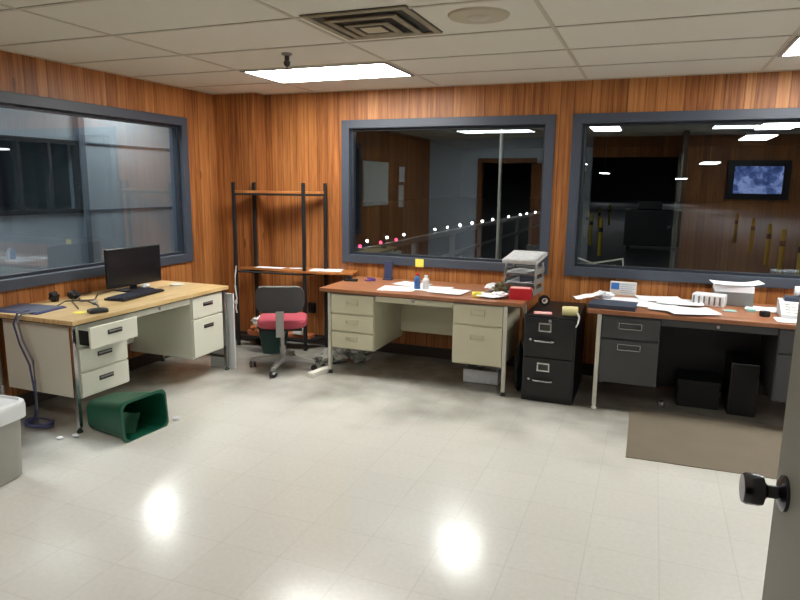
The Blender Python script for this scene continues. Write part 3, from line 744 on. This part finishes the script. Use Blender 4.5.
MB().prism([(-.14, 0), (.14, 0), (.14, .07), (.06, .1), (-.14, .025)], -.16, .16, .008, Matrix.Rotation(PI/2, 4, 'X') @ Matrix.Rotation(0, 4, 'Z') if False else T(0, 0, 0, -PI/2, PI/2)).obj('machine_body', 'wplastic', t) if False else MB().rings([[(-.16, -.14, 0), (-.16, .14, 0), (-.16, .14, .10), (-.16, .04, .095), (-.16, -.14, .03)], [(.16, -.14, 0), (.16, .14, 0), (.16, .14, .10), (.16, .04, .095), (.16, -.14, .03)]]).obj('machine_body', 'wplastic', t)
MB().box(-.13, .15, .03, .12, .096, .125, .004).obj('display', 'navy', t)
MB().lathe([(.001, -.1), (.035, -.1), (.035, .1), (.001, .1)], 20, T(0.03, .08, .162, 0, 0, PI/2)).obj('paper_roll', 'white', t, True)
m = MB()
for i in range(7):
    for j in range(4): m.box(-.13+i*.038, -.10+i*.038, -.12+j*.036, -.094+j*.036, .03+j*.0125, .048+j*.013, .002)
m.obj('keys', 'offwhite', t)
tag(MB().sheet(.24, .16, T(3.93, .49, HT, .0), .003, 21, wav=.003).obj('paper', 'white'), 'white paper at the front edge below the office machine', 'paper')

# ------------------------------------------------------------------ the open door at the right edge
ang = math.radians(-6)
dr = thing('door_1', None, None, (3.335, -3.84, 0), 0, kind='structure')
mxd = Matrix.Rotation(math.radians(3.2), 4, 'Z')
d = MB().box(-.012, .032, 0, .92, .01, 2.05, .003, mxd).obj('door_leaf', 'door', dr)
k = MB().lathe([(.001, .0), (.033, .0), (.033, .006), (.022, .012), (.012, .014), (.012, .03), (.016, .034), (.027, .038), (.029, .045), (.029, .066), (.026, .072), (.001, .072)], 28, mxd @ T(-.012, .85, 1.035, 0, 0, -PI/2)).obj('door_knob', plain('door_knob_metal', (96, 97, 104), .25, 1.), d, True)
MB().box(.0, .02, .9195, .9215, .98, 1.09, .0005, mxd).obj('latch_plate', 'steel', d)

# ------------------------------------------------------------------ the back of the room (seen reflected in the windows)
dt = MB(); y = YB
dt.box(D0-.07, D0+.02, y-.14, y+.02, 0, 2.07, .004).box(D1-.02, D1+.07, y-.14, y+.02, 0, 2.07, .004).box(D0+.02, D1-.02, y-.14, y+.02, 1.98, 2.07, .004)
struct('trim_3', dt, 'doorwood')
d2 = thing('door_2', None, None, (D1+.03, YB+.03, 0), math.radians(30), kind='structure')
lf = MB().box(0, .88, -.02, .02, .01, 1.97, .004).obj('door_leaf', 'doorwood', d2)
MB().lathe([(.001, 0), (.03, 0), (.012, .02), (.027, .04), (.027, .06), (.001, .065)], 20, T(.82, .02, 1.0, 0, -PI/2)).obj('door_knob', 'chrome', lf, True)
t = thing('television', 'wall mounted television showing a bluish picture, reflected in the right window', 'television', (4.52, YB, 1.71))
MB().box(-.45, .45, .02, .07, -.31, .31, .01).obj('housing', 'blackp', t)
MB().box(-.345, .345, .0705, .073, -.215, .215).obj('screen', 'screen', t)
MB().box(-.1, .1, 0, .025, -.1, .1).obj('wall_bracket', 'blackm', t)
tag(MB().box(XW, XW+.02, -2.9, -1.95, 1.25, 1.92, .004).obj('whiteboard', 'offwhite'), 'pale board on the panelled wall, reflected at the left of the middle window', 'board')
tag(MB().box(XW+.0005, XW+.004, -3.66, -3.42, 1.62, 1.87).obj('wall_notice', 'white'), 'upper white notice on the panelled wall, reflected in the middle window', 'notice')
tag(MB().box(XW+.0005, XW+.004, -3.62, -3.40, 1.2, 1.56).obj('wall_notice', 'offwhite'), 'lower white notice on the panelled wall, reflected in the middle window', 'notice')

# ------------------------------------------------------------------ outside the windows: a large dark hall
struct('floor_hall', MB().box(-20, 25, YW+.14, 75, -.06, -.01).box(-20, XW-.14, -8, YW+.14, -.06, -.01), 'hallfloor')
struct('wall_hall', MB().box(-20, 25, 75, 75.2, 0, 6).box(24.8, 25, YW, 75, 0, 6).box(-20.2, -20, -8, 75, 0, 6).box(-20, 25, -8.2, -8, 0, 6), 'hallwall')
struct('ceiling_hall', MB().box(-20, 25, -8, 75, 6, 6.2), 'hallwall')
# grey clad wall across from the left window, with its own dark window
sw = MB(); XS = -3.5
sw.box(XS-.12, XS, -3.2, .02, -.01, 4.2).box(XS-.12, XS, 1.62, 5.2, -.01, 4.2).box(XS-.12, XS, .02, 1.62, -.01, 1.22).box(XS-.12, XS, .02, 1.62, 2.03, 4.2)
struct('wall_siding', sw, 'siding')
m = MB()
for z in (1.22, 2.035, .5, 2.9): m.box(XS, XS+.012, 1.72, 5.2, z-.008, z+.008)
m.box(XS, XS+.05, 1.66, 1.74, 0, 4.2)
struct('trim_4', m, plain('siding_seam', (92, 104, 116), .6))
m = MB()
m.box(XS-.05, XS+.03, .0, 1.66, 1.20, 1.25).box(XS-.05, XS+.03, .0, 1.66, 2.0, 2.05).box(XS-.05, XS+.03, .0, .05, 1.2, 2.05).box(XS-.05, XS+.03, 1.61, 1.66, 1.2, 2.05).box(XS-.04, XS+.02, .84, .88, 1.2, 2.05).box(XS-.04, XS+.02, 1.23, 1.27, 1.2, 2.05)
w4 = struct('window_4', m, plain('dark_window_bars', (22, 24, 27), .5))
struct('window_glass', MB().box(XS-.03, XS-.025, .05, 1.61, 1.25, 2.0), 'glass', w4)
struct('wall_siding_room', MB().box(XS-1.6, XS-1.5, -.8, 3., .6, 2.8).box(XS-1.5, XS-.12, 2.3, 2.4, .6, 2.8), plain('dim_room_wall', (64, 70, 70), .8))

def emis(name, s, c=(1, 1, 1)): return emit(name, c, s)
E_far = emis('far_lamp', 9); E_high = emis('high_bay_lamp', 85, (1, .98, .93)); E_dot = emis('guide_lamp', 14); E_red = emis('red_lamp', 5, (1, .05, .12))
def hall_lamp(x, y, z, w, d, label, mat=None, r=0.):
    t = thing('hall_lamp', label, 'hall lamp', (x, y, z), r, 'lamps hanging in the dark hall')
    MB().box(-w/2, w/2, -d/2, d/2, 0, .03, .01).obj('lamp_panel', mat or E_far, t)
    MB().box(-w/2-.03, w/2+.03, -d/2-.03, d/2+.03, .03, .12, .01).obj('housing', 'boxgrey', t)
    MB().cyl((0, 0, .12), (0, 0, 6-z), .015, n=6).obj('hanger', 'boxgrey', t)
hall_lamp(.65, 27.8, 4.2, 1.25, 2.6, 'long lamp in the top left corner of the right window')
hall_lamp(7.75, 28.3, 4.2, 1.45, 3.0, 'brightest long lamp at the top right of the right window')
hall_lamp(7.85, 35.4, 4.2, 1.4, 3.6, 'slightly lower long lamp left of the brightest one in the right window')
hall_lamp(6.45, 47, 3.25, 1.1, 4.0, 'faint thin lamp left of the television reflection')
hall_lamp(5.1, 60, 2.3, .9, 3.0, 'tiny lamp low in the middle of the right window')
hall_lamp(-1.55, 60, 2.75, .75, 3.0, 'tiny lamp at the left of the right window')
hall_lamp(-1.15, 36, 2.85, .35, 2.0, 'tiny lamp against the left frame of the right window')
hall_lamp(.3, 5.55, 4.6, .6, .4, 'hidden high lamp nearest the middle window', E_high)
hall_lamp(.1, 9.9, 4.7, .25, .4, 'hidden high lamp further down the hall', E_high)
hall_lamp(-3.1, 2.27, 3.0, .34, .3, 'hidden high lamp beside the grey clad wall', E_high)

tag(MB().box(XS-.9, XS-.7, 1.12, 1.32, 1.93, 1.95, .004).obj('wall_lamp', emis('dim_lamp', 2.5)), 'small bright lamp seen through the dark window in the grey clad wall', 'lamp')
# guard rail with a row of little lamps running away from the middle window
t = thing('guard_rail', 'low dark guard rail running away into the hall', 'guard rail', (-.05, 0, 0))
m = MB()
m.box(-.03, .03, 2.2, 15, .78, .86, .01).box(-.02, .02, 2.2, 15, .42, .48, .01); m.obj('rail', 'boxgrey', t)
for k in range(8): MB().box(-.04, .04, 2.3+k*1.8-.04, 2.3+k*1.8+.04, -.01, .8, .01).obj('post', 'boxgrey', t)
ys = [2.82, 3.4, 3.95, 5.17, 5.75, 6.4, 7.1, 7.75, 8.5, 9.8, 10.9, 11.6, 12.6, 13.6, 14.5]
for k, y in enumerate(ys):
    x = -.2+.036*(y-2.8)
    g_ = thing('guide_light', 'small round white guide light on the rail', 'guide light', (x, y, .86), 0, 'guide lights in a row along the rail beyond the middle window')
    r = .017 if y < 6 else .024
    bb = MB(); bb.lathe([(.001, -r), (r*.7, -r*.7), (r, 0), (r*.7, r*.7), (.001, r)], 14, T(0, 0, .04)); bb.obj('lens', E_dot, g_, True)
    MB().cyl((0, 0, 0), (0, 0, .03), .012, n=8).obj('stem', 'boxgrey', g_)
for k, y in enumerate((2.55, 3.12, 3.6)):
    x = -.2+.036*(y-2.8)
    g_ = thing('red_light', 'small red light in front of the first white guide lights', 'signal light', (x+.02, y, .83), 0, 'red signal lights on the rail')
    bb = MB(); bb.lathe([(.001, -.02), (.016, -.014), (.02, 0), (.014, .014), (.001, .02)], 14, T(.02, 0, .03)); bb.obj('lens', E_red, g_, True)
    MB().cyl((0.02, 0, 0), (.02, 0, .015), .01, n=8).obj('stem', 'boxgrey', g_)

bol = [(5.33, 8.0), (5.25, 9.2), (5.3, 11.1), (5.35, 13.9), (5.3, 17.0), (1.55, 9.7), (1.9, 11.3), (1.45, 14.), (1.1, 16.5), (1.2, 20.), (1.3, 24.)]
for k, (x, y) in enumerate(bol):
    lb = 'yellow bollard standing in the hall beyond the %s window' % ('right' if k < 7 else 'middle')
    t = thing('bollard', lb, 'bollard', (x, y, -.01), 0, 'yellow bollards beyond the right window' if k < 7 else 'yellow bollards beyond the middle window')
    MB().lathe([(.045, 0), (.045, .8), (.03, .86), (.001, .88)], 18).obj('bollard_post', 'yellowp', t, True)
    MB().lathe([(.047, .55), (.047, .65)], 18).obj('band', 'blackm', t, True)
t = thing('pole', 'pale vertical pole just outside the middle window', 'pole', (1.366, 3.0, -.01))
MB().cyl((0, 0, 0), (0, 0, 5.9), .02, n=14).obj('shaft', 'white_leg', t, True); MB().box(-.07, .07, -.07, .07, 0, .012).obj('base_plate', 'steel', t)
t = thing('pole', 'pale vertical pole just inside the left edge of the right window', 'pole', (2.262, 3.0, -.01))
MB().cyl((0, 0, 0), (0, 0, 5.9), .03, n=14).obj('shaft', 'hallfloor', t, True); MB().box(-.07, .07, -.07, .07, 0, .012).obj('base_plate', 'steel', t)
t = thing('machine', 'dark boxy machine standing in the hall beyond the right window', 'machine', (3.0, 13.5, -.01))
MB().box(-.66, .66, -.5, .5, .12, 1.02, .03).obj('machine_body', 'blackp', t)
MB().box(-.35, .2, -.4, .4, 1.02, 1.22, .03).obj('control_head', 'blackp', t)
for sx in (-.55, .55):
    for sy in (-.33, .33): MB().box(sx-.03, sx+.03, sy-.03, sy+.03, 0, .13).obj('leg', 'blackm', t)
m = MB()
ysk = YW+.19
t = thing('stick_bundle', 'white crossed sticks lying outside against the right window', 'sticks', (0, 0, 0))
for k, q in enumerate((((2.39, ysk, .99), (2.62, ysk+.01, .91)), ((2.42, ysk+.02, .905), (2.80, ysk+.02, .985)), ((2.40, ysk, .90), (2.75, ysk, .925)), ((2.795, ysk+.02, .99), (2.81, ysk+.02, .89)))):
    MB().tube(q, .008, 6).obj('stick', 'cream', t, True)
tag(MB().box(2.3, 3.0, YW+.135, YW+.35, .80, .885).box(2.33, 2.36, YW+.2, YW+.3, -.01, .8).box(2.94, 2.97, YW+.2, YW+.3, -.01, .8).obj('outside_ledge', 'boxgrey'), 'grey ledge outside under the left end of the right window', 'ledge')

# ------------------------------------------------------------------ lights
def area(name, loc, sx, sy, power, rot=(0, 0, 0), col=(1, .97, .92)):
    l = bpy.data.lights.new(name, 'AREA'); l.shape = 'RECTANGLE'; l.size = sx; l.size_y = sy; l.energy = power; l.color = col
    o = bpy.data.objects.new(name, l); C.objects.link(o); o.location = loc; o.rotation_euler = rot; return o
area('clad_wall_fill', (-2.2, -1.2, 4.3), 2.5, .4, 260, (0, math.radians(-35), 0), (.9, .96, 1))  # unseen fill light, added to brighten the grey clad wall
w = bpy.data.worlds.new('night'); bpy.context.scene.world = w; w.use_nodes = True
w.node_tree.nodes['Background'].inputs[0].default_value = (.05, .06, .08, 1); w.node_tree.nodes['Background'].inputs[1].default_value = .15

# ------------------------------------------------------------------ camera
P, Yw, Rl = .17956, -.3727, .0114
cy, sy, cp, sp = math.cos(Yw), math.sin(Yw), math.cos(P), math.sin(P)
fw = Vector((sy*cp, cy*cp, -sp)); rt = Vector((cy, -sy, 0)); up = rt.cross(fw)
r2 = rt*math.cos(Rl)+up*math.sin(Rl); u2 = -rt*math.sin(Rl)+up*math.cos(Rl)
cd = bpy.data.cameras.new('camera'); cam = bpy.data.objects.new('camera', cd); C.objects.link(cam)
mw = Matrix((r2, u2, -fw)).transposed().to_4x4(); mw.translation = Vector((3.0108, -4.2728, 1.5878)); cam.matrix_world = mw
cd.sensor_width = 36; cd.lens = 640.39*36/800; cd.clip_start = .05; cd.clip_end = 200
sc = bpy.context.scene; sc.camera = cam
sc.view_settings.view_transform = 'Standard'; sc.view_settings.exposure = .28; sc.view_settings.look = 'None'
sc.cycles.use_denoising = True; sc.cycles.max_bounces = 8; sc.cycles.transparent_max_bounces = 12
sc.cycles.sample_clamp_indirect = 6
